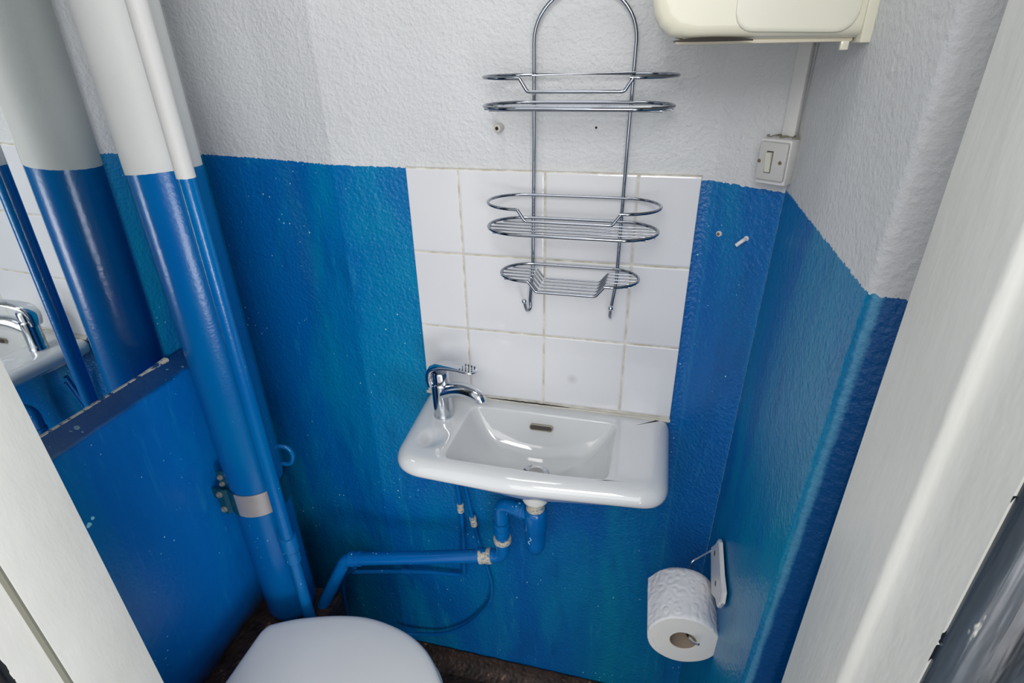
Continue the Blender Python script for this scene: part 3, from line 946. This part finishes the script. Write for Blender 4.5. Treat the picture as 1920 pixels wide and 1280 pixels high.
bm = B(); lathe(bm, [(.0040, -.002), (.0038, .0008), (.0020, .0012), (0, .0004)], wp(.0505, 0, .066), 14, WN); obj('plate', bm, M_WHITEM, r_)
r_ = thing('screw_plug', 'grey screw plug ringed with chipped paint, left of the hook stub', 'plug', wp(.005, 0, .062))
bm = B(); lathe(bm, [(.0048, -.002), (.0044, .0008), (.0026, .0010)], wp(.0055, .0006, .0640), 7, WN); obj('chip', bm, M_WHITEM, r_)
bm = B(); lathe(bm, [(.0026, -.002), (.0026, .0022), (.0016, .0026), (0, .0016)], wp(.0055, .0006, .0640), 14, WN); obj('screw', bm, M_SCREW, r_)

# ------------------------------------------------------------------ cream paper-towel dispenser on the right wall
root = thing('paper_dispenser', 'glossy cream paper towel dispenser on the right wall above the light switch', 'dispenser', (.45, -.15, .33))
Y0, Y1 = -.270, -.060
def disp_ring(y, g):
    # section in x-z, rounded nose on the left and rounded lower edge
    P = [(.499, .333+g), (.345+g*.6, .3345+g), (.326+g, .3380+g), (.3155+g, .3460+g), (.3095+g, .357+g), (.3065+g, .372), (.3045+g, .42), (.304+g, .50), (.312+g, .60-g), (.335+g, .645-g), (.37, .66-g), (.499, .662-g)]
    return [(x, y, z) for x, z in P]
bm = B()
loft(bm, [disp_ring(Y0, .012), disp_ring(Y0+.0015, .0065), disp_ring(Y0+.005, .0025), disp_ring(Y0+.012, 0), disp_ring(Y1-.012, 0), disp_ring(Y1-.004, .003), disp_ring(Y1, .011)])
obj('cover', bm, M_CREAM, root, angle=50)
bm = B(); box(bm, .4985, .5125, Y0-.003, Y1+.003, .3285, .668, .0015, 2); obj('back_plate', bm, M_CREAM, root)
bm = B()
sq = fillet([(.386, 0, .3405), (.494, 0, .3375), (.494, 0, .62), (.386, 0, .62)], [.020, .020, .012, .012], 8, closed=True)
def insetp(L, d):
    c = Vector((.441, 0, .48)); return [p+(c-p).normalized()*d for p in L]
rings = [[Vector((p.x, Y0+.004, p.z)) for p in sq], [Vector((p.x, Y0-.0004, p.z)) for p in sq], [Vector((p.x, Y0-.0012, p.z)) for p in insetp(sq, .0010)], [Vector((p.x, Y0-.0013, p.z)) for p in insetp(sq, .004)]]
loft(bm, rings); obj('side_panel', bm, M_CREAM2, root, angle=50)
bm = B(); rings = []
for k in range(25):
    s = k/24; x = .331+.075*s; h = .0022*(1-abs(2*s-1)**2.2)+.0002
    rings.append([(x, Y0+.010, .3322), (x, Y0+.010, .3322+h), (x, Y0+.0035-.003*h/.0022, .3335+h*1.2), (x, Y0+.0030, .3322)])
loft(bm, rings); obj('outlet_slot', bm, M_DARK, root)
bm = B(); box(bm, .333, .497, Y0+.014, Y1-.014, .3295, .335, .002, 2); obj('bottom_tray', bm, plain('beige_tray', srgb(206, 198, 178), .4), root)
bm = B(); box(bm, .487, .4945, Y0+.014, Y0+.022, .3225, .3305, .001, 2); obj('latch', bm, M_CREAM, root)

# ------------------------------------------------------------------ toilet roll and holder
root = thing('roll_holder', 'white metal roll holder plate with wire arm screwed to the right wall', 'holder', (.498, -.19, -.52))
yz = [(-.113, -.501), (-.121, -.484), (-.128, -.460), (-.148, -.4595), (-.155, -.436), (-.172, -.423), (-.232, -.431), (-.266, -.432), (-.271, -.451), (-.252, -.487), (-.240, -.489), (-.228, -.4965), (-.222, -.512), (-.192, -.531), (-.15, -.516)]
pol = [(-.113, -.497), (-.140, -.461), (-.158, -.430), (-.172, -.423), (-.232, -.432), (-.268, -.430), (-.272, -.451), (-.252, -.487), (-.231, -.494), (-.192, -.529)]
bm = B()
XR = .4955
ring0 = [Vector((XR, y, z)) for y, z in pol]
cpt = sum(ring0, Vector())/len(ring0)
rings = [ring0, [p+Vector((-.0045, 0, 0)) for p in ring0], [p.lerp(cpt, .06)+Vector((-.0065, 0, 0)) for p in ring0]]
loft(bm, rings); obj('wall_plate', bm, M_WHITEM, root, angle=25)
for y, z in ((-.160, -.463), (-.212, -.478)):
    bm = B(); lathe(bm, [(.0052, -.002), (.0052, .0004), (.0036, .0012), (0, .0004)], (XR-.0064, y, z), 16, (-1, 0, 0)); obj('screw', bm, M_SCREW, root, label='brown screw head')
bm = B()
sweep(bm, fillet([(.490, -.124, -.494), (.456, -.150, -.502), (.446, -.153, -.557), (.4515, -.262, -.5565), (.4600, -.276, -.5515), (.4680, -.281, -.5475)], .007, 6), .0021, 12)
obj('wire_arm', bm, M_CHROME, root, label='bent chrome wire arm')

RC = Vector((.446, -.262, -.572)); RB = Vector((.443, -.160, -.568))
root = thing('toilet_roll', 'full white embossed toilet roll hanging on the right wall', 'toilet roll', (.446, -.21, -.635))
axd = (RC-RB); LEN = axd.length; axd.normalize()
q3 = Vector((0, 0, 1)).rotation_difference(axd).to_matrix()
N = 96
def rring(h, r, ph=0, sag=.0):
    out = []
    for k in range(N):
        a = 2*PI*k/N
        rr = r*(1+.006*math.sin(3*a+1)+.004*math.sin(7*a))
        p = RB+q3@Vector((rr*math.cos(a), rr*math.sin(a), h))
        out.append(p)
    return out
bm = B()
loft(bm, [rring(.0, .058), rring(.001, .0598)]+[rring(.001+(LEN-.002)*k/12, .0602) for k in range(1, 12)]+[rring(LEN-.001, .0598), rring(LEN, .0585)], (False, False))
obj('tissue', bm, M_PAPER, root, angle=60)
M_PEND = paper_end()
bm = B()
loft(bm, [rring(LEN, .0585), rring(LEN+.0006, .045), rring(LEN+.0003, .0225), rring(LEN-.002, .0222)], (False, False))
obj('roll_end', bm, M_PEND, root, angle=60)
bm = B(); loft(bm, [rring(0, .058), rring(0, .0222)], (False, False))
obj('roll_end', bm, M_PEND, root, angle=60)
bm = B(); loft(bm, [rring(.001, .0222), rring(LEN-.0005, .0222), rring(LEN-.0005, .0212), rring(.001, .0212), rring(.001, .0222)], (False, False))
obj('cardboard_core', bm, M_CARD, root, angle=60, label='brown cardboard core')
bm = B()   # loose sheet edge on the far left of the roll
rings = []
for k in range(9):
    a = math.radians(120+k*5.5); rr = .0606+.0000*k+(.0035*((8-k)/8)**2 if False else .0032*max(0, (k-5)/3)**2)
    # measured round the roll axis, free edge stands slightly proud
    rings.append([RB+q3@Vector((rr*math.cos(a), rr*math.sin(a), .003)), RB+q3@Vector((rr*math.cos(a), rr*math.sin(a), LEN-.003))])
loft(bm, rings, (False, False), closed=False)
obj('loose_sheet', bm, M_PAPER, root, angle=60)

# ------------------------------------------------------------------ toilet
root = thing('toilet', 'white toilet with closed lid in the lower left by the doorway', 'toilet', (-.15, -.402, ZB))
YC = -.402
lidpts = [(-.404, -.300), (-.398, -.284), (-.384, -.275), (-.335, -.252), (-.253, -.2265), (-.180, -.218), (-.099, -.231), (-.037, -.262), (.012, -.312), (.034, -.352), (.041, -.402)]
lidpts = [(-.404, -.330), (-.4025, -.302), (-.396, -.287), (-.384, -.277), (-.335, -.2525), (-.253, -.2265), (-.180, -.218), (-.099, -.231), (-.037, -.262), (.012, -.312), (.034, -.352), (.041, -.402)]
up_ = [Vector((x, y, 0)) for x, y in lidpts]
full = up_+[Vector((p.x, 2*YC-p.y, 0)) for p in up_[-2::-1]]
def smoothloop(L, sub=5): return smooth_path(L, sub, closed=True)
LO = smoothloop(full)
def sc(L, s, z, dx=0): return [Vector((-.18+(p.x+.18)*s+dx, YC+(p.y-YC)*s, z)) for p in L]
def grow(L, d, z):
    n = len(L); out = []
    for i in range(n):
        t = (L[(i+1) % n]-L[i-1]).normalized(); out.append(Vector((L[i].x-t.y*d, L[i].y+t.x*d, z)))
    return out
bm = B(); loft(bm, [grow(LO, -.004, -.790), grow(LO, -.0005, -.787), grow(LO, .0, -.778), grow(LO, -.001, -.770), grow(LO, -.0045, -.7635), grow(LO, -.010, -.7612), sc(LO, .90, -.7598), sc(LO, .7, -.7586), sc(LO, .4, -.7578), sc(LO, .1, -.7575)])
bmesh.ops.recalc_face_normals(bm, faces=bm.faces)
obj('lid', bm, M_LID, root, angle=70)
bm = B(); loft(bm, [grow(LO, -.008, -.812), grow(LO, -.004, -.809), grow(LO, -.004, -.797), grow(LO, -.008, -.793), sc(LO, .72, -.793), sc(LO, .69, -.797), sc(LO, .69, -.809), sc(LO, .72, -.812), grow(LO, -.008, -.812)], (False, False))
obj('seat', bm, M_LID, root, angle=70)
for s in (-1, 1):
    bm = B(); sweep(bm, [(-.396, YC+s*.075-.02, -.795), (-.396, YC+s*.075+.02, -.795)], .011, 16); obj('hinge', bm, M_LID, root)
bm = B()
bowl = []
def brr(x0, x1, w, z):
    c = (x0+x1)/2; a = (x1-x0)/2
    return [Vector((c+a*math.copysign(abs(math.cos(t))**.75, math.cos(t)), YC+w*math.copysign(abs(math.sin(t))**.85, math.sin(t)), z)) for t in [2*PI*k/64 for k in range(64)]]
loft(bm, [brr(-.325, -.05, .095, ZB), brr(-.325, -.05, .098, ZB+.015), brr(-.322, -.075, .082, ZB+.10), brr(-.322, -.055, .100, ZB+.20), brr(-.326, -.005, .145, -.90), brr(-.330, .022, .168, -.85), brr(-.330, .030, .174, -.83), brr(-.330, .030, .174, -.815), brr(-.325, .024, .168, -.812)])
obj('bowl', bm, M_CERAMIC, root, angle=60)
bm = B(); box(bm, -.412, -.300, YC-.115, YC+.115, -.858, -.8125, .008, 3); obj('rear_shelf', bm, M_CERAMIC, root)

# ------------------------------------------------------------------ light
def area(name, loc, target, size, power, col=(1, 1, 1), sy=None):
    d = bpy.data.lights.new(name, 'AREA'); d.energy = power; d.color = col; d.size = size
    if sy: d.shape = 'RECTANGLE'; d.size_y = sy
    o = bpy.data.objects.new(name, d); COL.objects.link(o)
    o.location = (loc[0], loc[1], loc[2]+ZO)
    v = Vector(target)-Vector(loc)
    o.rotation_euler = v.to_track_quat('-Z', 'Y').to_euler()
    return o
area('doorway_light', (.35, -1.9, .35), (.0, 0, -.3), 1.1, 9, (1, .99, .97))
area('low_bounce_light', (1.0, -1.7, -.50), (-.1, 0, -.3), .6, 11, (.98, .98, 1))
area('camera_fill_light', (.30, -1.30, .70), (-.1, 0, -.45), .35, 5.5, (1, .99, .98))  # unseen fill added near the camera to lift the dark left panel
area('ceiling_light', (.0, -.33, 1.06), (.0, -.33, -1), .3, 1.6, (1, .98, .95))

w = bpy.data.worlds.new('sky'); S.world = w; w.use_nodes = True
bg = w.node_tree.nodes['Background']; bg.inputs[0].default_value = (.97, .98, 1, 1); bg.inputs[1].default_value = .75

S.view_settings.view_transform = 'Standard'
S.view_settings.look = 'None'
S.view_settings.exposure = 0
